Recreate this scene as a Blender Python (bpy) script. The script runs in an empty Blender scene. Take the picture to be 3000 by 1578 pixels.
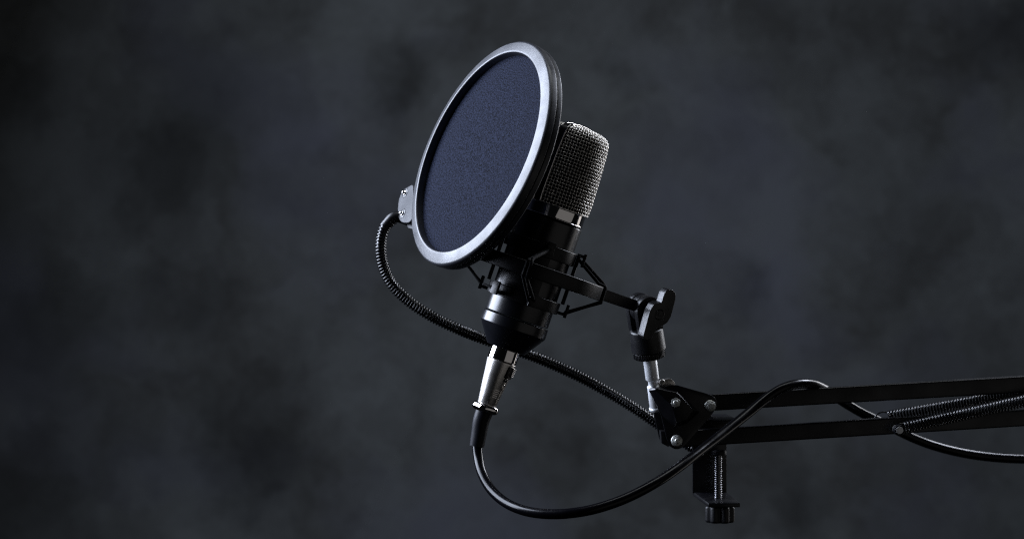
import bpy, bmesh, math, random
from mathutils import Vector, Matrix
R = math.radians
random.seed(7)
sc = bpy.context.scene
COL = sc.collection

# ------------------------------------------------------------------ camera maths
D = 1.6                       # camera stands 1.6 m in front of the microphone
S = 0.66 / 3000.0             # metres per photo pixel at the microphone
CAM = Vector((0, -D, 0))

def P(px, py, y=0.0):
    k = S * (1 + y / D)
    return Vector(((px - 1500) * k, y, (789 - py) * k))

# ------------------------------------------------------------------ mesh helpers
def frame(o, z, x=None):
    z = Vector(z).normalized()
    x = Vector(x) if x is not None else (Vector((1, 0, 0)) if abs(z.x) < .9 else Vector((0, 1, 0)))
    x = (x - z * x.dot(z)).normalized()
    y = z.cross(x)
    m = Matrix((x, y, z)).transposed().to_4x4()
    m.translation = Vector(o)
    return m

def fillet(pts, r, n=3, closed=False):
    pts = [Vector(p) for p in pts]
    out = []
    N = len(pts)
    for i, p in enumerate(pts):
        if not closed and i in (0, N - 1):
            out.append(p); continue
        a, b = pts[i - 1], pts[(i + 1) % N]
        d1, d2 = (a - p), (b - p)
        rr = r[i] if isinstance(r, (list, tuple)) else r
        l = min(rr, d1.length * .45, d2.length * .45)
        if l < 1e-9:
            out.append(p); continue
        p1, p2 = p + d1.normalized() * l, p + d2.normalized() * l
        for k in range(n + 1):
            t = k / n
            out.append(p1 * (1 - t) ** 2 + p * 2 * t * (1 - t) + p2 * t * t)
    return out

def spline(pts, n=8):
    pts = [Vector(p) for p in pts]
    q = [pts[0] * 2 - pts[1]] + pts + [pts[-1] * 2 - pts[-2]]
    out = []
    for i in range(1, len(q) - 2):
        p0, p1, p2, p3 = q[i - 1:i + 3]
        for k in range(n):
            t = k / n
            out.append(.5 * ((2 * p1) + (p2 - p0) * t + (2 * p0 - 5 * p1 + 4 * p2 - p3) * t * t
                             + (-p0 + 3 * p1 - 3 * p2 + p3) * t ** 3))
    out.append(pts[-1])
    return out

def resample(pts, step):
    out = [pts[0].copy()]
    acc = 0.0
    for a, b in zip(pts, pts[1:]):
        d = (b - a).length
        pos = step - acc
        while pos <= d and d > 0:
            out.append(a.lerp(b, pos / d)); pos += step
        acc = (acc + d) % step if d > 0 else acc
    return out

def transport(pts, closed=False):
    fr = []
    n = len(pts)
    t_prev = None
    for i in range(n):
        if closed:
            t = (pts[(i + 1) % n] - pts[i - 1])
        else:
            t = pts[min(i + 1, n - 1)] - pts[max(i - 1, 0)]
        t = t.normalized() if t.length > 1e-12 else t_prev
        if i == 0:
            ref = Vector((0, 0, 1)) if abs(t.z) < .9 else Vector((1, 0, 0))
            nrm = (ref - t * ref.dot(t)).normalized()
        else:
            nrm = (nrm - t * nrm.dot(t)).normalized()
        fr.append((t, nrm, t.cross(nrm)))
        t_prev = t
    return fr

class MB:
    def __init__(s):
        s.bm = bmesh.new()

    def add(s, verts, faces):
        vs = [s.bm.verts.new(v) for v in verts]
        for f in faces:
            try:
                s.bm.faces.new([vs[i] for i in f])
            except ValueError:
                pass
        return s

    def lathe(s, prof, M, n=64, caps=True, closed=False, wob=None):
        verts, faces, rings = [], [], []
        for (r, h) in prof:
            if r < 1e-9:
                rings.append([len(verts)] * n)
                verts.append(M @ Vector((0, 0, h)))
            else:
                base = len(verts)
                for k in range(n):
                    a = 2 * math.pi * k / n
                    rr = r * (wob(a) if wob else 1)
                    verts.append(M @ Vector((rr * math.cos(a), rr * math.sin(a), h)))
                rings.append(list(range(base, base + n)))
        L = len(rings)
        for i in range(L if closed else L - 1):
            A, B = rings[i], rings[(i + 1) % L]
            for k in range(n):
                q = [A[k], A[(k + 1) % n], B[(k + 1) % n], B[k]]
                u = []
                for x in q:
                    if x not in u: u.append(x)
                if len(u) > 2: faces.append(u)
        if caps and not closed:
            for rg in (rings[0], rings[-1]):
                if len(set(rg)) > 2: faces.append(rg)
        return s.add(verts, faces)

    def tube(s, pts, r, n=8, closed=False, caps=True):
        fr = transport(pts, closed)
        verts, faces = [], []
        for i, (p, (t, a, b)) in enumerate(zip(pts, fr)):
            rr = r(i / max(1, len(pts) - 1)) if callable(r) else r
            for k in range(n):
                an = 2 * math.pi * k / n
                verts.append(p + (a * math.cos(an) + b * math.sin(an)) * rr)
        L = len(pts)
        for i in range(L if closed else L - 1):
            j = (i + 1) % L
            for k in range(n):
                faces.append([i * n + k, i * n + (k + 1) % n, j * n + (k + 1) % n, j * n + k])
        if caps and not closed:
            faces.append(list(range(n))); faces.append(list(range((L - 1) * n, L * n)))
        return s.add(verts, faces)

    def coil(s, path, Rc, wire, pitch, per=14, n=6):
        ds = pitch / per
        pts = resample(path, ds)
        fr = transport(pts)
        cp = []
        for i, (p, (t, a, b)) in enumerate(zip(pts, fr)):
            an = 2 * math.pi * i / per
            rr = Rc(i / len(pts)) if callable(Rc) else Rc
            cp.append(p + (a * math.cos(an) + b * math.sin(an)) * rr)
        return s.tube(cp, wire, n)

    def sweep(s, pts, w, nrm, width, thick):
        """rectangular strip along pts: w = side vector, nrm(i) = outward normal"""
        verts, faces = [], []
        L = len(pts)
        for i, p in enumerate(pts):
            o = nrm[i]
            for (a, b) in ((-.5, 0), (.5, 0), (.5, 1), (-.5, 1)):
                verts.append(p + w * width * a + o * thick * b)
        for i in range(L - 1):
            for k in range(4):
                faces.append([i * 4 + k, i * 4 + (k + 1) % 4, (i + 1) * 4 + (k + 1) % 4, (i + 1) * 4 + k])
        faces += [[0, 1, 2, 3], [(L - 1) * 4 + k for k in range(4)]]
        return s.add(verts, faces)

    def prism(s, outline, h0, h1, M, bev=0.0, seg=2):
        tb = bmesh.new()
        lo = [tb.verts.new(M @ Vector((p[0], p[1], h0))) for p in outline]
        hi = [tb.verts.new(M @ Vector((p[0], p[1], h1))) for p in outline]
        n = len(outline)
        tb.faces.new(lo); tb.faces.new(hi)
        for k in range(n):
            tb.faces.new([lo[k], lo[(k + 1) % n], hi[(k + 1) % n], hi[k]])
        bmesh.ops.recalc_face_normals(tb, faces=tb.faces)
        s._merge(tb, bev, seg)
        return s

    def hull(s, lo, hi, bev=0.0, seg=2):
        """two matching 3-D outlines joined into a solid"""
        tb = bmesh.new()
        a = [tb.verts.new(p) for p in lo]; b = [tb.verts.new(p) for p in hi]
        n = len(a)
        tb.faces.new(a); tb.faces.new(b)
        for k in range(n):
            tb.faces.new([a[k], a[(k + 1) % n], b[(k + 1) % n], b[k]])
        bmesh.ops.recalc_face_normals(tb, faces=tb.faces)
        s._merge(tb, bev, seg)
        return s

    def box(s, M, sx, sy, sz, bev=0.0, seg=2):
        x, y = sx / 2, sy / 2
        return s.prism([(-x, -y), (x, -y), (x, y), (-x, y)], -sz / 2, sz / 2, M, bev, seg)

    def _merge(s, tb, bev, seg):
        if bev > 0:
            es = [e for e in tb.edges if len(e.link_faces) == 2 and e.calc_face_angle(0) > R(25)]
            bmesh.ops.bevel(tb, geom=es, offset=bev, segments=seg, profile=.6, affect='EDGES', clamp_overlap=True)
        tb.verts.index_update()
        vs = [v.co.copy() for v in tb.verts]
        fs = [[v.index for v in f.verts] for f in tb.faces]
        tb.free()
        s.add(vs, fs)

    def build(s, name, mat, parent=None, smooth=40, M=None):
        bmesh.ops.recalc_face_normals(s.bm, faces=s.bm.faces)
        me = bpy.data.meshes.new(name)
        W = M or (WORLD[parent.name] if parent else Matrix.Identity(4))
        s.bm.transform(W.inverted())
        s.bm.to_mesh(me); s.bm.free()
        for p in me.polygons: p.use_smooth = True
        me.set_sharp_from_angle(angle=R(smooth))
        o = bpy.data.objects.new(name, me)
        COL.objects.link(o)
        me.materials.append(mat)
        if parent:
            o.parent = parent
            WORLD[o.name] = W
        else:
            o.matrix_world = W
        return o

WORLD = {}
def thing(name, label, cat, M):
    o = bpy.data.objects.new(name, None)
    COL.objects.link(o)
    o.empty_display_size = .02
    o.matrix_world = M
    WORLD[o.name] = M.copy()
    o['label'] = label; o['category'] = cat
    return o

# ------------------------------------------------------------------ materials
def mat(name, base, rough, metal=0.0, spec=.5, bump=0.0, bscale=900, rvar=.08, coat=0.0, sheen=0.0,
        cvar=0.0, aniso=0.0):
    m = bpy.data.materials.new(name); m.use_nodes = True
    nt = m.node_tree; b = nt.nodes['Principled BSDF']
    b.inputs['Base Color'].default_value = (*base, 1)
    b.inputs['Metallic'].default_value = metal
    b.inputs['Specular IOR Level'].default_value = spec
    b.inputs['Coat Weight'].default_value = coat
    b.inputs['Sheen Weight'].default_value = sheen
    tc = nt.nodes.new('ShaderNodeTexCoord')
    nz = nt.nodes.new('ShaderNodeTexNoise'); nz.inputs['Scale'].default_value = 55; nz.inputs['Detail'].default_value = 6
    nt.links.new(tc.outputs['Object'], nz.inputs['Vector'])
    mr = nt.nodes.new('ShaderNodeMapRange')
    mr.inputs['From Min'].default_value = .3; mr.inputs['From Max'].default_value = .7
    mr.inputs['To Min'].default_value = max(.02, rough - rvar); mr.inputs['To Max'].default_value = rough + rvar
    nt.links.new(nz.outputs['Fac'], mr.inputs['Value'])
    nt.links.new(mr.outputs['Result'], b.inputs['Roughness'])
    n2 = nt.nodes.new('ShaderNodeTexNoise'); n2.inputs['Scale'].default_value = bscale; n2.inputs['Detail'].default_value = 3
    nt.links.new(tc.outputs['Object'], n2.inputs['Vector'])
    if bump:
        bp = nt.nodes.new('ShaderNodeBump'); bp.inputs['Strength'].default_value = bump
        bp.inputs['Distance'].default_value = .0004
        nt.links.new(n2.outputs['Fac'], bp.inputs['Height'])
        nt.links.new(bp.outputs['Normal'], b.inputs['Normal'])
    if cvar:
        mx = nt.nodes.new('ShaderNodeMapRange')
        mx.inputs['From Min'].default_value = .35; mx.inputs['From Max'].default_value = .65
        mx.inputs['To Min'].default_value = 1 - cvar; mx.inputs['To Max'].default_value = 1 + cvar
        nt.links.new(n2.outputs['Fac'], mx.inputs['Value'])
        vm = nt.nodes.new('ShaderNodeVectorMath'); vm.operation = 'SCALE'
        vm.inputs[0].default_value = base
        nt.links.new(mx.outputs['Result'], vm.inputs['Scale'])
        nt.links.new(vm.outputs['Vector'], b.inputs['Base Color'])
    return m

M_RIM = mat('satin_black_plastic', (.012, .013, .018), .43, spec=.70, bump=.14, bscale=1500, cvar=.25)
M_FAB = mat('nylon_screen_fabric', (.0092, .0112, .0205), .9, spec=.05, bump=.4, bscale=1000, cvar=.9, rvar=0)
M_LUG = mat('matt_black_plastic', (.010, .011, .015), .55, spec=.35, bump=.3, bscale=1500, cvar=.25)
M_PLA = mat('black_plastic', (.0028, .0028, .0038), .40, spec=.36, bump=.15, bscale=1600)
M_ROUGHPLA = mat('grained_black_plastic', (.0035, .0035, .005), .38, spec=.5, bump=.28, bscale=1700)
M_BODY = mat('black_anodised_body', (.0035, .004, .006), .27, spec=.6, bump=.05, bscale=2500, rvar=.04)
M_PAINT = mat('black_painted_steel', (.0025, .0025, .0035), .32, spec=.45, bump=.10, bscale=700)
M_GLOSS = mat('black_coated_wire', (.004, .004, .005), .22, spec=.6, rvar=.05)
M_RUB = mat('black_rubber', (.0035, .004, .0075), .5, spec=.22, bump=.12, bscale=1200)
M_CORD = mat('black_cable_jacket', (.0015, .0015, .0025), .22, spec=.20, bump=.03, bscale=300, rvar=.05)
M_ELAS = mat('black_elastic_cord', (.002, .002, .0025), .75, spec=.15, bump=.8, bscale=2200)
M_CHR = mat('polished_chrome', (.80, .77, .75), .07, metal=1, rvar=.03)
M_NICK = mat('satin_nickel', (.74, .71, .67), .33, metal=1, bump=.14, bscale=2600, rvar=.06)
M_ALU = mat('brushed_aluminium', (.90, .92, .95), .48, metal=.66, bump=.10, bscale=500, rvar=.08)
M_ZINC = mat('zinc_plated_steel', (.56, .57, .54), .45, metal=.7, bump=.1, bscale=800, rvar=.1)
M_WIRE = mat('nickel_woven_wire', (.88, .85, .80), .42, metal=1, rvar=.05)
M_LINER = mat('dark_inner_gauze', (.006, .006, .006), .7, spec=.2, bump=.6, bscale=1500)
M_DARKST = mat('blackened_steel_thread', (.17, .17, .18), .22, metal=1, rvar=.06)

# ------------------------------------------------------------------ backdrop
def backdrop_material():
    m = bpy.data.materials.new('mottled_painted_backdrop'); m.use_nodes = True
    nt = m.node_tree; b = nt.nodes['Principled BSDF']
    b.inputs['Roughness'].default_value = .9; b.inputs['Specular IOR Level'].default_value = .15
    L = nt.links.new
    tc = nt.nodes.new('ShaderNodeTexCoord')
    # warp
    w = nt.nodes.new('ShaderNodeTexNoise'); w.inputs['Scale'].default_value = 9; w.inputs['Detail'].default_value = 5; w.inputs['Roughness'].default_value = .65
    L(tc.outputs['Object'], w.inputs['Vector'])
    sub = nt.nodes.new('ShaderNodeVectorMath'); sub.operation = 'SUBTRACT'; sub.inputs[1].default_value = (.5, .5, .5)
    L(w.outputs['Color'], sub.inputs[0])
    scl = nt.nodes.new('ShaderNodeVectorMath'); scl.operation = 'SCALE'; scl.inputs['Scale'].default_value = .15
    L(sub.outputs[0], scl.inputs[0])
    pos = nt.nodes.new('ShaderNodeVectorMath'); pos.operation = 'ADD'
    L(tc.outputs['Object'], pos.inputs[0]); L(scl.outputs[0], pos.inputs[1])
    # broad cloudiness
    n1 = nt.nodes.new('ShaderNodeTexNoise'); n1.inputs['Scale'].default_value = 5.2; n1.inputs['Detail'].default_value = 6
    n1.inputs['Roughness'].default_value = .70
    L(pos.outputs[0], n1.inputs['Vector'])
    r1 = nt.nodes.new('ShaderNodeValToRGB')
    e = r1.color_ramp.elements
    e[0].position = .36; e[0].color = (.0195, .0200, .0193, 1)
    e[1].position = .64; e[1].color = (.0440, .0472, .0476, 1)
    L(n1.outputs['Fac'], r1.inputs['Fac'])
    # violet tinge in places
    n2 = nt.nodes.new('ShaderNodeTexNoise'); n2.inputs['Scale'].default_value = 3.4; n2.inputs['Detail'].default_value = 3
    mp = nt.nodes.new('ShaderNodeVectorMath'); mp.operation = 'ADD'; mp.inputs[1].default_value = (3.1, 0, 7.7)
    L(pos.outputs[0], mp.inputs[0]); L(mp.outputs[0], n2.inputs['Vector'])
    r2 = nt.nodes.new('ShaderNodeMapRange'); r2.inputs['From Min'].default_value = .5; r2.inputs['From Max'].default_value = .7
    r2.inputs['To Max'].default_value = .7
    L(n2.outputs['Fac'], r2.inputs['Value'])
    mix = nt.nodes.new('ShaderNodeMix'); mix.data_type = 'RGBA'
    L(r2.outputs[0], mix.inputs['Factor']); L(r1.outputs[0], mix.inputs['A'])
    mix.inputs['B'].default_value = (.0405, .0425, .0540, 1)
    # painted stains, plus one broad darkening of the left side
    acc = None
    for (px, py, rx, k) in STAINS_AND_DARK_LEFT:
        c = P(px, py, BY)
        dn = nt.nodes.new('ShaderNodeVectorMath'); dn.operation = 'DISTANCE'
        dn.inputs[1].default_value = (c.x, 0, c.z)
        L(pos.outputs[0], dn.inputs[0])
        q = nt.nodes.new('ShaderNodeMapRange'); q.interpolation_type = 'SMOOTHSTEP'
        q.inputs['From Min'].default_value = 0; q.inputs['From Max'].default_value = rx * S * (1 + BY / D)
        q.inputs['To Min'].default_value = 1 - min(.85, k * 1.55); q.inputs['To Max'].default_value = 1
        L(dn.outputs['Value'], q.inputs['Value'])
        if acc is None: acc = q.outputs[0]
        else:
            mu = nt.nodes.new('ShaderNodeMath'); mu.operation = 'MULTIPLY'
            L(acc, mu.inputs[0]); L(q.outputs[0], mu.inputs[1]); acc = mu.outputs[0]
    sc2 = nt.nodes.new('ShaderNodeVectorMath'); sc2.operation = 'SCALE'
    L(mix.outputs['Result'], sc2.inputs[0]); L(acc, sc2.inputs['Scale'])
    L(sc2.outputs[0], b.inputs['Base Color'])
    return m

BY = 1.25
STAINS_AND_DARK_LEFT = [(1170, 225, 170, .40), (1815, 215, 130, .38), (500, 470, 330, .38), (330, 480, 260, .2), (700, 1310, 330, .42),
          (560, 855, 200, .35), (120, 1000, 300, .30), (2180, 850, 150, .35), (2330, 1500, 180, .35), (2960, 110, 220, .40),
          (60, 290, 200, .25), (620, 210, 330, .3), (280, 900, 250, .2), (860, 560, 240, .18), (2080, 960, 90, .2),
          (880, 1080, 200, .15), (1700, 1330, 200, .12), (2700, 560, 260, .08), (60, 1500, 330, .32), (430, 1300, 90, .14), (500, 1440, 70, .14), (90, 1240, 130, .2),
          (380, 1370, 60, .12), (760, 1440, 160, .3), (250, 1400, 330, .16), (1000, 900, 60, .1), (840, 330, 120, .12), (1880, 240, 60, .16), (0, 650, 900, .17)]  # last entry is no single stain: it broadly darkens the left side
bd = MB().box(Matrix.Translation((0, 0, 0)), 4.6, .04, 3.2).build('backdrop', backdrop_material(),
        M=Matrix.Identity(4))
bd.location = (0, BY + .02, 0)
bd['kind'] = 'structure'

# ------------------------------------------------------------------ microphone
TH = R(19)
AX = Vector((math.sin(TH), 0, math.cos(TH)))       # microphone axis, leaning to the right
E1 = Vector((math.cos(TH), 0, -math.sin(TH)))
EY = Vector((0, 1, 0))
A0 = P(1502.5, 962.5, 0)
MF = frame(A0, AX, E1)                              # x = right across, y = away, z = along the axis

def pol(a, r, t):
    """a in degrees from the camera side, positive to the right; r, t in photo pixels"""
    a = R(a)
    return A0 + (E1 * (math.sin(a) * r) - EY * (math.cos(a) * r) + AX * t) * S

def prof(pts, r=2.0, n=3):
    return [(p.x * S, p.y * S) for p in fillet([Vector(q) for q in pts], r, n)]

mic = thing('microphone', 'black studio condenser microphone with silver woven wire head, tilted behind the round screen',
            'microphone', MF)
b = MB()
b.lathe(prof([(60, 33), (97, 33), (97, 336), (90, 341), (60, 341)], 2.0), MF, 96)
b.build('body_tube', M_BODY, mic)
b = MB()
b.lathe(prof([(60, 30), (99.5, 30), (100, 0), (58, -62), (40, -62)], 2.5), MF, 96)
b.build('base_cone', M_BODY, mic)
b = MB()
b.lathe(prof([(60, 341.5), (96.5, 341.5), (98, 343), (98, 344), (96, 345), (96, 375), (99, 376), (99, 379), (80, 380)], 1.0), MF, 128)
b.build('metal_band', M_CHR, mic, smooth=50)

# head profile and woven wire
HP = fillet([Vector((99, 379)), Vector((101, 405)), Vector((96, 540)), Vector((88, 609)), Vector((40, 619)), Vector((14, 620))],
            [0, 30, 40, 40, 20, 0], 8)
HS = [0.0]
for p, q in zip(HP, HP[1:]): HS.append(HS[-1] + (q - p).length)
def hp(s):
    s = max(0.0, min(HS[-1] - 1e-6, s))
    for i in range(len(HP) - 1):
        if HS[i + 1] >= s:
            f = (s - HS[i]) / max(1e-9, HS[i + 1] - HS[i])
            p = HP[i].lerp(HP[i + 1], f); t = (HP[i + 1] - HP[i]).normalized()
            return p, Vector((t.y, -t.x))
    return HP[-1], Vector((0, 1))
PITCH, AMP, NW = 9.6, 1.9, 66
NR = int(HS[-1] / PITCH)
b = MB()
for i in range(NW):
    a = 360.0 * i / NW
    pts = []
    K = NR * 4
    for k in range(K + 1):
        s = HS[-1] * k / K
        p, nn = hp(s)
        if p.x < 26: break
        o = AMP * math.cos(math.pi * (s / PITCH + i))
        pts.append(pol(a, p.x + nn.x * o, p.y + nn.y * o))
    b.tube(pts, 1.6 * S, 6)
for j in range(NR):
    s = j * PITCH
    p, nn = hp(s)
    if p.x < 26: break
    pts = []
    sub = 4 if p.x > 60 else 2
    for k in range(NW * sub):
        o = -AMP * math.cos(math.pi * (k / sub + j))
        pts.append(pol(360.0 * k / (NW * sub), p.x + nn.x * o, p.y + nn.y * o))
    b.tube(pts, 1.6 * S, 6, closed=True)
b.build('grille', M_WIRE, mic, smooth=80)
b = MB()
b.lathe([(max(1, p.x - 8) * S, (p.y - (7 if p.y > 600 else 0)) * S) for p in HP], MF, 64)
b.build('inner_gauze', M_LINER, mic)
# strip up one side, over the top and down the other
SA = -34
side = []
for k in range(41):
    s = HS[-1] * k / 40
    p, nn = hp(s); side.append((p, nn))
pts, nr = [], []
dirv = E1 * math.sin(R(SA)) - EY * math.cos(R(SA))
wv = (E1 * math.cos(R(SA)) + EY * math.sin(R(SA)))
for p, nn in side:
    pts.append(A0 + (dirv * p.x + AX * p.y) * S); nr.append(dirv * nn.x + AX * nn.y)
for p, nn in reversed(side):
    pts.append(A0 + (-dirv * p.x + AX * p.y) * S); nr.append(-dirv * nn.x + AX * nn.y)
b = MB(); b.sweep([q - n_ * 3 * S for q, n_ in zip(pts, nr)], wv, nr, 21 * S, 8.2 * S)
b.build('head_strap', M_PAINT, mic, smooth=50)
b = MB()
for sd in (-1, 1):
    b.tube([q + wv * sd * 11.6 * S + n_ * 4.6 * S for q, n_ in zip(pts, nr)], 1.7 * S, 8)
b.build('strap_trim', M_CHR, mic, smooth=80)

# ------------------------------------------------------------------ plug and cable
cable = thing('microphone_cable', 'black cable with a silver plug under the microphone, looping over the boom arm',
              'cable', frame(pol(0, 0, -62), AX, E1))
b = MB()
b.lathe(prof([(30, -55), (42, -55), (44, -64), (44.5, -97), (43, -99), (38, -100)], 1.5), MF, 64)
b.build('plug_collar', M_CHR, cable)
b = MB()
b.lathe(prof([(38, -99.5), (43, -100), (43.5, -103), (28, -236), (20, -237)], 2), MF, 72)
b.build('plug_shell', M_NICK, cable)
def rad_shell(t):
    return 43.5 + (28 - 43.5) * (t + 103) / (-236 + 103)
def on_shell(a, t, lift=0.0):
    return pol(a, rad_shell(t) + lift, t)
# latch tab on the right-hand side
LA = 52
def shell_frame(a, t, lift):
    o = on_shell(a, t, lift)
    n_ = E1 * math.sin(R(a)) - EY * math.cos(R(a))
    return frame(o, n_, AX)      # x along the axis, z outward
b = MB(); b.box(shell_frame(LA, -125, -1), 36 * S, 26 * S, 8 * S, 1.5 * S)
b.build('latch_window', M_PAINT, cable)
b = MB()
b.box(shell_frame(LA + 14, -122, 2.5), 30 * S, 15 * S, 8 * S, 2 * S)
for k in range(6):
    b.box(shell_frame(LA + 14, -111 - 4.6 * k, 7.2), 2.2 * S, 15 * S, 3 * S, .6 * S)
b.build('latch_tab', M_NICK, cable)
b = MB()
b.lathe(prof([(0, 4), (5, 4), (7.5, 1), (7.5, -3)], 1), shell_frame(LA - 4, -148, 1.5), 24)
b.build('latch_screw', M_CHR, cable)
b = MB()
oval = [shell_frame(LA, -172, .6) @ Vector((9 * S * math.cos(q), 4.6 * S * math.sin(q), 0)) for q in [2 * math.pi * k / 32 for k in range(32)]]
b.tube(oval, .9 * S, 6, closed=True)
b.build('oval_emblem', M_CHR, cable)
b = MB()
for k in range(5):
    t = -184 - 5.6 * k
    arc = [on_shell(a, t, .3) for a in range(12, 50, 4)]
    b.tube(arc, 1.0 * S, 6)
b.build('grip_ribs', M_CHR, cable)
b = MB()
ring = []
b.lathe(prof([(20, -232), (31, -233), (37, -237), (39.5, -244), (38, -252), (32, -257), (20, -257)], 3), MF, 96,
        wob=lambda a: 1 + .05 * math.cos(5 * a + 2.2))
b.build('locking_ring', M_CHR, cable)
boot_c = [pol(0, 0, -250), pol(0, 0, -285), P(1403.5, 1268, 0), P(1397, 1306, 0)]
bp = spline(boot_c, 8)
b = MB()
b.tube(bp, lambda f: (26.5 - 5 * f) * S, 32)
b.build('strain_relief', M_RUB, cable)
K = 1.1646
cp = [(1199.5, 1118, 0), (1203, 1150, -.004), (1213, 1190, -.012), (1236, 1231, -.022), (1272, 1263, -.034), (1318, 1283, -.046), (1372, 1291.5, -.055),
      (1432, 1290, -.06), (1500, 1278, -.06), (1575, 1252, -.055), (1650, 1213, -.045), (1720, 1165, -.026), (1785, 1115, 0),
      (1840, 1072, .02), (1885, 1036, .034), (1928, 1001, .043), (1968, 976, .047), (2008, 965, .055), (2048, 967, .066),
      (2080, 981, .080), (2106, 1000, .089), (2135, 1019, .096), (2170, 1039, .102), (2210, 1058, .107), (2250, 1078, .111),
      (2295, 1100, .115), (2345, 1119, .119), (2400, 1134, .123), (2460, 1145, .127), (2530, 1152, .131), (2610, 1154, .136), (2700, 1152, .14), (2800, 1162, .145)]
b = MB()
b.tube(spline([P(x * K, y * K, d) for x, y, d in cp], 8), 14.6 * S, 20)
b.build('cord', M_CORD, cable, smooth=80)

# ------------------------------------------------------------------ shock mount
RC = pol(0, 0, 180)
shock = thing('shock_mount', 'black plastic spider shock mount gripping the microphone, with winged swivel knob', 'shock mount',
              frame(RC, AX, E1))
b = MB()
b.lathe(prof([(197, 159), (213, 159), (213, 201), (197, 201), (197, 159.1)], 3), MF, 96, closed=True, caps=False)
b.build('outer_ring', M_PLA, shock)
b = MB()
b.lathe(prof([(101, 228), (108, 228), (108, 266), (101, 266), (101, 228.1)], 2), MF, 72, closed=True, caps=False)
b.build('upper_collar', M_PLA, shock)
b = MB()
b.lathe(prof([(101, 80), (109, 80), (109, 114), (101, 114), (101, 80.1)], 2), MF, 72, closed=True, caps=False)
b.build('lower_collar', M_PLA, shock)
def arcplate(a0, a1, r0, r1, t0, t1, bev=1.5):
    n = 8
    out = []
    for k in range(n + 1):
        a = R(a0 + (a1 - a0) * k / n); out.append((math.sin(a) * r1 * S, -math.cos(a) * r1 * S))
    for k in range(n + 1):
        a = R(a1 + (a0 - a1) * k / n); out.append((math.sin(a) * r0 * S, -math.cos(a) * r0 * S))
    return MB().prism(out, t0 * S, t1 * S, MF, bev * S)
for (a0, a1, t0, t1) in ((80, 100, 114.5, 266), (-100, -82, 114.5, 266), (-44, 20, 114.5, 227.5), (165, 195, 114.5, 227.5)):
    arcplate(a0, a1, 110 if t1 > 250 else 103, 120 if t1 > 250 else 109, t0, t1).build('cage_post', M_PLA, shock)
def hook(a, t, up):
    m = MB()
    n_ = E1 * math.sin(R(a)) - EY * math.cos(R(a))
    m.box(frame(pol(a, 122, t), n_, AX), 9 * S, 22 * S, 26 * S, 1.5 * S)
    m.box(frame(pol(a, 132, t + (11 if up else -11)), n_, AX), 40 * S, 24 * S, 9 * S, 2 * S)
    return m.build('band_hook', M_PLA, shock)
for a in (-96, 12, 90, 178): hook(a, 266, False)
for a in (-96, -41, 12, 90, 178): hook(a, 88, True)
def strand(pts, r=5.0):
    b_ = MB(); b_.tube(spline(fillet(pts, 5 * S, 3), 3), r * S, 10)
    return b_.build('elastic_band', M_ELAS, shock)
for (ar, ah) in ((-5, 12), (88, 90), (176, 178), (-94, -96)):
    strand([pol(ah, 113, 256), pol(ar - 1.5, 196, 206), pol(ar - 1.5, 217, 204), pol(ar - 1.5, 218, 158), pol(ah - 3, 124, 88)])
    strand([pol(ah + 1, 128, 256), pol(ar + 1.5, 206, 212), pol(ar + 1.5, 219, 202), pol(ar + 1.5, 219, 156), pol(ah + 3, 128, 94)])
strand([pol(-96, 127, 94), pol(-70, 128, 97), pol(-41, 127, 92)], 3.2)

# arm out to the swivel
E = P(1885, 903, .046)
AD = (E - RC).normalized()
UP = Vector((-.135, -.28, .95)).normalized()
NK = AD.cross(UP); NK = NK if NK.y < 0 else -NK
NK.normalize()
UPK = (UP - NK * UP.dot(NK)).normalized()
KX = UPK.cross(NK)
L_arm = (E - RC).length
side_n = NK
b = MB()
mid = RC + AD * (222 * S)
b.box(frame(mid, AD, AX), 40 * S, 33 * S, 50 * S, 3 * S)
b.box(frame(RC + AD * (L_arm - 36 * S) * .5 + AD * (205 * S) * .5, AD, AX), 35 * S, 25 * S, (L_arm - 205 * S) - 30 * S, 3 * S)
b.lathe(prof([(0, -13), (40, -13), (42, -11), (42, 11), (40, 13), (0, 13)], 1), frame(E, NK, UPK), 48)
b.build('arm', M_ROUGHPLA, shock)
# swivel body with two cheeks
def cheek(d0, d1):
    m_ = frame(E, NK, KX)
    ol = []
    for k in range(25):
        a = math.pi * k / 24
        ol.append((math.cos(a) * 43 * S, math.sin(a) * 43 * S))
    ol += [(-40 * S, -68 * S), (40 * S, -68 * S)]
    return ol, m_, d0 * S, d1 * S
b = MB()
for d0, d1 in ((15, 36), (-36, -15)):
    ol, m_, x0, x1 = cheek(d0, d1)
    b.prism(ol, x0, x1, m_, 3 * S)
UF = frame(E, UP, NK)
b.lathe(prof([(0, -64), (47, -64), (50, -68), (53, -131), (48, -134), (0, -134)], 2.5), UF, 72)
b.build('swivel_body', M_ROUGHPLA, shock)
b = MB()
b.lathe(prof([(0, -134.5), (48, -134.5), (48.5, -136), (48.5, -152), (46, -154), (0, -154)], 1), UF, 192,
        wob=lambda a: 1 + .014 * math.copysign(1, math.sin(48 * a)))
b.build('knurled_ring', M_ROUGHPLA, shock, smooth=25)
b = MB()
b.lathe(prof([(0, -36), (19, -36), (19, -48), (15, -51), (0, -51)], 2), frame(E, NK, KX), 6)
b.build('pivot_bolt', M_PLA, shock)
KO = [(415, 190), (438, 112), (468, 82), (506, 86), (530, 120), (527, 165), (492, 298), (464, 343), (428, 366), (382, 386),
      (350, 446), (322, 474), (286, 474), (270, 456), (276, 425), (306, 312), (326, 244), (352, 202), (384, 186)]
def solve(dx, dz):
    a, b_, c, d = KX.x, UPK.x, KX.z, UPK.z
    det = a * d - b_ * c
    return ((dx * d - b_ * dz) / det, (a * dz - c * dx) / det)
kol = []
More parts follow.
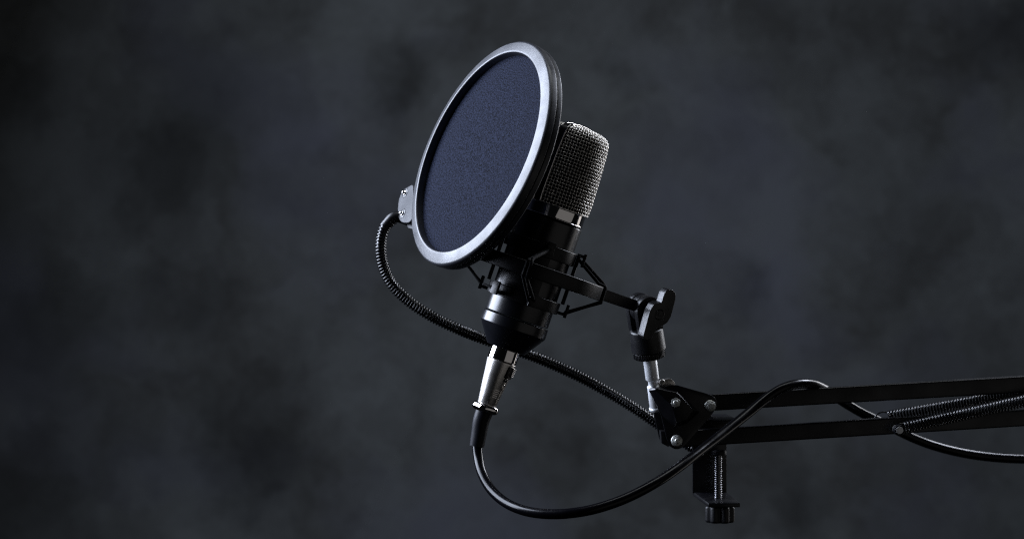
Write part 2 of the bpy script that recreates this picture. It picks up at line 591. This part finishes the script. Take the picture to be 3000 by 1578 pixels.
for (x, y) in KO:
    dx, dz = (x - 400) * .3692 * S * 1.03, -(y - 280) * .3692 * S * 1.03
    kol.append(Vector(solve(dx, dz)))
kol = fillet(kol, 4 * S, 3, closed=True)
kf = frame(E + NK * (62 * S), NK, KX)
b = MB()
b.prism(kol, 0, 31 * S, kf, 4 * S, 3)
b.lathe(prof([(0, -27), (26, -27), (26, 2), (0, 2)], 1), kf, 32)
b.build('swivel_knob', M_ROUGHPLA, shock)
b = MB()
b.lathe(prof([(0, 30), (15, 30), (17, 31.3), (15, 32.4), (13, 31.3), (12, 31.2), (0, 31.2)], .5), kf, 40)
b.lathe(prof([(0, 31), (5, 31), (6, 33), (0, 33)], .5), kf, 24)
b.build('knob_cap', M_ROUGHPLA, shock)

# ------------------------------------------------------------------ boom arm
YB = .066
kB = S * (1 + YB / D)
def c6(x, y): return (1860 + x * .3824, 1060 + y * .3824)
def c7(x, y): return (2400 + x * .2509, 1060 + y * .2509)
def img_prism(mb, outline_px, y0, y1, bev=0.0, yref=None):
    """outline as seen straight on at depth yref, extruded parallel to the view depth"""
    yr = y0 if yref is None else yref
    pts3 = [P(x, y, yr) for x, y in outline_px]
    lo = [Vector((p.x, y0, p.z)) for p in pts3]; hi = [Vector((p.x, y1, p.z)) for p in pts3]
    return mb.hull(lo, hi, bev)

boom = thing('boom_arm', 'black scissor boom arm of two square tubes with springs, entering from the right', 'boom arm',
             Matrix.Translation(P(1979, 1240, YB)))
def sqtube(pa, pb, w, name):
    a, c = pa, pb
    d = (c - a)
    b_ = MB(); b_.box(frame((a + c) / 2, d, (0, 1, 0)), w, w, d.length, .0011, 3)
    return b_.build(name, M_PAINT, boom)
ua, ub = P(2060, 1178.5, YB), P(3000, 1124, YB + .012)
ub = ua + (ub - ua) * 1.7
sqtube(ua, ub, 48.5 * kB, 'upper_tube')
la, lb = P(1985, 1284, YB), P(3000, 1222, YB + .012)
lb = la + (lb - la) * 1.65
sqtube(la, lb, 48 * kB, 'lower_tube')

# bracket plates
main = [c6(*p) for p in [(150, 200), (310, 172), (545, 238), (605, 262), (632, 298), (628, 345), (590, 402), (385, 636), (350, 664),
                         (305, 668), (268, 645), (243, 590), (200, 405), (130, 260)]]
main = [tuple(p) for p in fillet([Vector(p) for p in main], 9, 3, closed=True)]
YF = YB - .0078
b = MB(); img_prism(b, main, YF - .0022, YF, .0005)
base = [c6(*p) for p in [(104, 218), (118, 192), (150, 184), (326, 224), (374, 262), (496, 384), (400, 470), (300, 500), (215, 420)]]
top = [c6(*p) for p in [(150, 208), (156, 200), (164, 198), (318, 231), (352, 262), (440, 362), (385, 440), (312, 452), (280, 330)]]
lo = [P(x, y, YF - .0023) for x, y in base]; hi = [P(x, y, YF - .0023) for x, y in top]
hi = [Vector((p.x, YF - .0075, p.z)) for p in hi]
b.hull(lo, hi, .0006, 3)
b.build('front_plate', M_PAINT, boom)
rear = [c6(*p) for p in [(170, 215), (320, 178), (550, 242), (605, 264), (632, 298), (628, 345), (590, 402), (385, 636), (350, 660),
                         (300, 664), (188, 598), (150, 420), (130, 260)]]
rear = [tuple(p) for p in fillet([Vector(p) for p in rear], 9, 3, closed=True)]
b = MB(); img_prism(b, rear, YB + .0078, YB + .0100, .0005)
b.build('rear_plate', M_PAINT, boom)
b = MB()
img_prism(b, [c6(*p) for p in [(196, 528), (238, 530), (262, 652), (204, 622)]], YB - .0070, YB + .0077, .0008)
b.build('bracket_web', M_PAINT, boom)
def bolt(px, py, y, washer, hexr, stud, hh):
    f = frame(P(px, py, y), (0, -1, 0), (1, 0, .35))
    m_ = MB()
    if washer:
        m_.lathe(prof([(0, 0), (washer, 0), (washer, 3), (washer - 2.5, 5.5), (0, 6)], 1), f, 40)
    h0 = 5 if washer else 0
    m_.prism([(math.cos(k * math.pi / 3) * hexr * S, math.sin(k * math.pi / 3) * hexr * S) for k in range(6)], h0 * S, (h0 + hh) * S, f, 1.2 * S)
    if stud:
        m_.lathe(prof([(0, h0), (stud, h0), (stud, h0 + hh + 5), (stud - 2, h0 + hh + 7), (0, h0 + hh + 7)], 1), f, 20)
    else:
        m_.lathe(prof([(0, h0 + hh - 1), (hexr - 4, h0 + hh - .5), (hexr - 5, h0 + hh + 1.5), (0, h0 + hh + 1)], .5), f, 24)
    return m_
bolt(*c6(576, 334), YF - .0023, 17.5, 13.5, 0, 13).build('bolt', M_ZINC, boom)
bolt(*c6(321, 600), YF - .0023, 17.8, 13.8, 8, 10).build('bolt', M_ZINC, boom)
bolt(*c6(311, 309), YF - .0076, 0, 15, 8, 8).build('bolt', M_ZINC, boom)
# spigot
SPF = frame(E, UP, NK)
b = MB()
b.lathe(prof([(0, -150), (20.5, -150), (20.5, -226), (18, -229), (14, -230), (14, -246), (17, -248), (19, -250), (19, -322), (17, -324), (0, -324)], 1.5), SPF, 48)
b.lathe(prof([(20.4, -318), (21.6, -319), (21.6, -326), (19, -328), (0, -328)], .8), SPF, 48)
b.build('spigot', M_ALU, boom)
b = MB()
wing = [c6(*p) for p in [(160, 176), (178, 142), (215, 132), (268, 126), (290, 138), (306, 160), (310, 184), (262, 196), (200, 196)]]
wing = [tuple(p) for p in fillet([Vector(p) for p in wing], 8, 3, closed=True)]
img_prism(b, wing, YB - .004, YB + .001, .0012)
b.lathe(prof([(0, -6), (9, -6), (10, 0), (9, 14), (0, 14)], 3), frame(P(*c6(208, 158), YB - .003), (0, -1, .2)), 24)
b.build('wing_screw', M_NICK, boom)

# springs and their pin
pin = P(*c7(940, 795), YB - .0145)
b = MB()
pf = frame(pin, (0, -1, 0))
b.lathe(prof([(0, -.0), (11, 0), (11.5, -1.5), (11.5, -150), (0, -150)], .8), pf, 32)
b.build('spring_pin', M_ALU, boom)
for dy in (0, .031):
    f2 = frame(pin + Vector((0, dy, 0)), (0, -1, 0))
    MB().lathe(prof([(11.8, -2), (15, -.5), (17, -3), (17, -20), (11.8, -20), (11.8, -2.1)], .8), f2, 32, closed=True, caps=False).build('pin_sleeve', M_RUB, boom)
def spring(path, hookpts):
    b_ = MB()
    full = path
    b_.coil(full, 16.5 * S, 3.1 * S, 9.6 * S, 16, 6)
    if hookpts: b_.tube(spline(hookpts, 6), 2.5 * S, 8)
    return b_.build('spring', M_GLOSS, boom, smooth=80)
yf = YB - .0125
s0, s1 = P(*c7(1000, 765), yf), P(*c7(2391, 452), yf + .004)
spring([s0 + (s1 - s0) * (k / 60 * 1.9) for k in range(61)], [pin + Vector((0, .003, .004)), pin + Vector((.004, .003, .0044)), s0 + Vector((0, 0, .003))])
yr = YB + .0135
s0, s1 = P(*c7(800, 638), yr), P(*c7(2391, 352), yr + .006)
spring([s0 + (s1 - s0) * (k / 60 * 1.9) for k in range(61)],
       [P(*c7(650, 645), yr), P(*c7(690, 600), yr), P(*c7(750, 580), yr), P(*c7(810, 600), yr), P(*c7(850, 640), yr)])

# ------------------------------------------------------------------ pop filter
PC = P(1415, 452, 0)
UA = Vector((math.sin(R(23.5)), 0, math.cos(R(23.5))))
perp = Vector((math.cos(R(23.5)), 0, -math.sin(R(23.5))))
cz = math.cos(R(62)); sz = math.sin(R(62))
PN = (perp * -sz + Vector((0, -1, 0)) * cz).normalized()       # towards the voice
PM = (perp * cz + Vector((0, -1, 0)) * sz).normalized()        # in the plane, towards the camera's right
PF = frame(PC, PN, PM)
UA = PF.to_3x3() @ Vector((0, 1, 0))
pop = thing('pop_filter', 'round black fabric pop filter screen on a ribbed gooseneck clamped to the boom arm', 'pop filter', PF)
b = MB()
b.lathe(prof([(313, -6), (313, 21), (315, 24), (319, 24.4), (349, 16.5), (353.5, 11), (354, -7), (351, -9), (318, -9), (313, -6.1)], [0, 2, 2, 3, 4, 4, 2, 1, 1, 0]), PF, 192, closed=True, caps=False)
b.build('front_hoop', M_RIM, pop, smooth=60)
b = MB()
b.lathe(prof([(318, -10), (349, -10), (351.5, -12), (352, -26), (347, -30), (322, -30), (318, -27), (318, -10.1)], 2), PF, 192, closed=True, caps=False)
b.build('back_hoop', M_RIM, pop, smooth=60)
b = MB()
rings = [(0, 1.2), (60, 1.2), (120, 1.1), (180, .9), (240, .6), (290, .2), (312.8, 0), (312.8, -4), (240, -3.6), (120, -3.2), (0, -3)]
b.lathe([(r * S, h * S) for r, h in rings], PF, 128)
b.build('fabric_screen', M_FAB, pop)
# lug on the far left edge
def onpop(px, py, h):
    """point of the disc's plane (lifted h along the normal) seen at px, py"""
    tgt = P(px, py, 0); d = (tgt - CAM).normalized()
    o = PC + PN * (h * S)
    return CAM + d * ((o - CAM).dot(PN) / d.dot(PN))
def popxy(px, py):
    q = PF.inverted() @ onpop(px, py, 0)
    return Vector((q.x, q.y))
def c8(x, y): return (1080 + x * .3839, 500 + y * .3839)
lug = [popxy(*c8(*p)) for p in [(345, 102), (300, 128), (262, 158), (240, 205), (228, 270), (228, 340), (240, 380), (262, 400), (318, 400), (352, 340)]]
lug = fillet(lug, 12 * S, 3, closed=True)
b = MB(); b.prism(lug, -16 * S, 3 * S, PF, 6 * S, 4)
b.build('lug', M_LUG, pop)
lug2 = [popxy(*c8(*p)) for p in [(335, 200), (262, 240), (250, 330), (262, 420), (322, 436)]]
b = MB(); b.prism(fillet(lug2, 8 * S, 3, closed=True), -42 * S, -16.5 * S, PF, 3 * S, 3)
b.build('rear_lug', M_LUG, pop)
for (x, y) in ((284, 172), (265, 330)):
    q = popxy(*c8(x, y))
    f = frame(PF @ Vector((q.x, q.y, 3.2 * S)), PN, UA)
    b = MB()
    b.lathe(prof([(0, 0), (17, 0), (17, 1.0), (0, 1.0)], .3), f, 6)
    o = b.build('nut_recess', M_PAINT, pop)
    b = MB()
    b.prism([(math.cos(k * math.pi / 3) * 8 * S, math.sin(k * math.pi / 3) * 8 * S) for k in range(6)], 1.2 * S, 4 * S, f, 1 * S)
    b.lathe(prof([(0, 0), (4.6, 0), (4.6, 9), (3, 11), (0, 11)], .6), f, 16)
    b.build('screw', M_CHR, pop)

gq = popxy(*c8(250, 352)); g0 = PF @ Vector((gq.x, gq.y, -58 * S))
GY = g0.y
gs = [(972, 566), (962, 590), (958, 620), (961, 655), (972, 690), (991, 721), (1020, 750), (1056, 777), (1100, 803), (1150, 826), (1205, 848),
      (1270, 871), (1340, 895), (1405, 922), (1468, 952), (1530, 986), (1590, 1022), (1645, 1059), (1690, 1090), (1730, 1117), (1752, 1131)]
gd = [GY, GY, GY, GY, GY, GY, GY, GY, .078 + (GY - .078) * .7, .078 + (GY - .078) * .4, .082, .085, .088, .092, .096, .098, .099, .100, .100, .098, .096]
path = [P(998 * K, 545 * K, GY)] + [P(x * K, y * K, d) for (x, y), d in zip(gs, gd)]
print('lug end depth', g0)
path = spline(path, 8)
b = MB()
b.tube(path, 13.5 * S, 14)
b.coil(path, 15.2 * S, 3.0 * S, 9.4 * S, 16, 6)
b.build('gooseneck', M_GLOSS, pop, smooth=80)
fer = [g0 + (path[0] - g0) * -.1, g0, path[0], path[7], path[10]]
fer = spline(fer, 6)
b = MB(); b.tube(fer, 17.5 * S, 28)
b.build('ferrule', M_PLA, pop)

# clamp on the lower tube
CY = YB
def PW(px, py, y): return P(px, py, y)
# spine plate behind the tube, jaws coming forward
clampq = MB()
ys0 = CY + .0125
tl, tr = c6(452, 455), c6(716, 455)
bl, br = c6(452, 1010), c6(716, 1010)
sp_o = [c6(*p) for p in [(452, 440), (716, 440), (716, 1018), (452, 1018)]]
img_prism(clampq, sp_o, ys0 - .0, ys0 + .003, .0007, yref=YB)
# bottom jaw: sheet sloping a little down towards the camera
jl = [P(*c6(455, 1010), YB), P(*c6(716, 992), YB)]
z0 = P(*c6(0, 1004), YB).z; z1 = z0 - .0048
x_l, x_r = P(*c6(455, 0), YB).x, P(*c6(716, 0), YB).x
xf_l, xf_r = P(*c6(548, 0), YB).x, P(*c6(790, 0), YB).x
th = .0030
def sheet(mb, q, t, bev):
    mb.hull([Vector(v) for v in q], [Vector(v) - Vector((0, 0, t)) for v in q], bev)
sheet(clampq, [(x_l, ys0 + .003, z0), (x_r, ys0 + .003, z0), (xf_r, ys0 - .030, z1), (xf_l, ys0 - .030, z1)], th, .0008)
# top jaw and its front lip over the tube
zt = P(*c6(0, 452), YB).z
xa, xb = P(*c6(538, 0), YB).x, P(*c6(792, 0), YB).x
sheet(clampq, [(x_l, ys0 + .003, zt + .0042), (x_r, ys0 + .003, zt + .0042), (xb, ys0 - .0225, zt + .0036 - .0022), (xa, ys0 - .0225, zt + .0036 - .0022)], .0025, .0007)
clamp = clampq.build('clamp', M_PAINT, pop)
sx = P(*c6(634, 0), YB).x
sy = YB - .0035
zs0 = P(*c6(0, 690), YB).z; zs1 = P(*c6(0, 1105), YB).z
b = MB()
axis_pts = [Vector((sx, sy, zs0 + (zs1 - zs0) * k / 80)) for k in range(81)]
b.tube(axis_pts, 10.0 * S, 20)
b.coil(axis_pts, 10.6 * S, 1.9 * S, 5.6 * S, 20, 6)
b.build('clamp_screw', M_DARKST, clamp, smooth=80)
zp = P(*c6(0, 668), YB).z
b = MB(); b.lathe(prof([(0, -16), (22, -16), (23, -14), (23, -4), (20, 0), (0, 0)], 2), frame((sx + .0005, sy, zp), (0, 0, 1)), 40)
b.build('pressure_pad', M_RUB, clamp)
zk = P(*c6(0, 1095), YB).z
b = MB(); b.lathe(prof([(0, 4), (14, 4), (18, 0), (35, 0), (39.5, -5), (39.5, -46), (36, -51), (0, -52)], 4, 4), frame((sx + .0012, sy, zk), (0, 0, 1)), 120,
                  wob=lambda a: 1 + .16 * math.cos(6 * a + .5) - .03 * math.cos(12 * a + 1))
b.build('clamp_knob', M_PLA, clamp)

# ------------------------------------------------------------------ camera
cd = bpy.data.cameras.new('camera'); cam = bpy.data.objects.new('camera', cd); COL.objects.link(cam)
cam.location = CAM; cam.rotation_euler = (R(90), 0, 0)
cd.sensor_width = 36; cd.lens = 36 * D / .66
cd.clip_start = .05; cd.clip_end = 50
cd.dof.use_dof = True; cd.dof.focus_distance = D - .01; cd.dof.aperture_fstop = 8
sc.camera = cam

# ------------------------------------------------------------------ lamps
def area(name, loc, target, sx, sy, power, col):
    l = bpy.data.lights.new(name, 'AREA'); l.shape = 'RECTANGLE'; l.size = sx; l.size_y = sy
    l.energy = power; l.color = col
    o = bpy.data.objects.new(name, l); COL.objects.link(o)
    o.location = loc
    d = Vector(target) - Vector(loc)
    o.rotation_euler = d.to_track_quat('-Z', 'Y').to_euler()
    return o
COOL = (.74, .82, 1.0)
def lum(name, loc, target, sx, sy, L, col):
    return area(name, loc, target, sx, sy, L * math.pi * sx * sy, col)
lum('softbox_lamp', (-.82, .18, .44), (-.82 + .93, .18 - .28, .06), .74, .86, 20, COOL)
lum('strip_lamp', (.82, .72, .28), (.05, 0, -.02), .18, .8, 12, (.93, .95, 1.0))
lum('top_lamp', (.80, .55, .62), (.40, .08, -.12), .35, .12, 40, (.78, .84, 1.0))
lum('side_lamp', (1.0, .45, -.30), (0, 0, 0), .26, .7, .75, (1, .96, .93))
lum('fill_lamp', (.86, -.84, -.24), (0, 0, 0), 1.45, .8, .13, (1, .98, .97))
area('backdrop_lamp', (.35, .15, 1.35), (.1, BY, -.3), 1.2, .4, 5.5, (.93, .975, 1.0))
w = bpy.data.worlds.new('World'); sc.world = w; w.use_nodes = True
w.node_tree.nodes['Background'].inputs['Color'].default_value = (.8, .9, 1, 1)
w.node_tree.nodes['Background'].inputs['Strength'].default_value = .002

sc.view_settings.view_transform = 'Standard'; sc.view_settings.look = 'None'
sc.view_settings.exposure = 0; sc.view_settings.gamma = 1
sc.view_settings.use_curve_mapping = False
sc.cycles.use_denoising = False
sc.cycles.filter_width = 1.15
sc.cycles.use_adaptive_sampling = False
sc.cycles.max_bounces = 8
sc.cycles.sample_clamp_indirect = 4
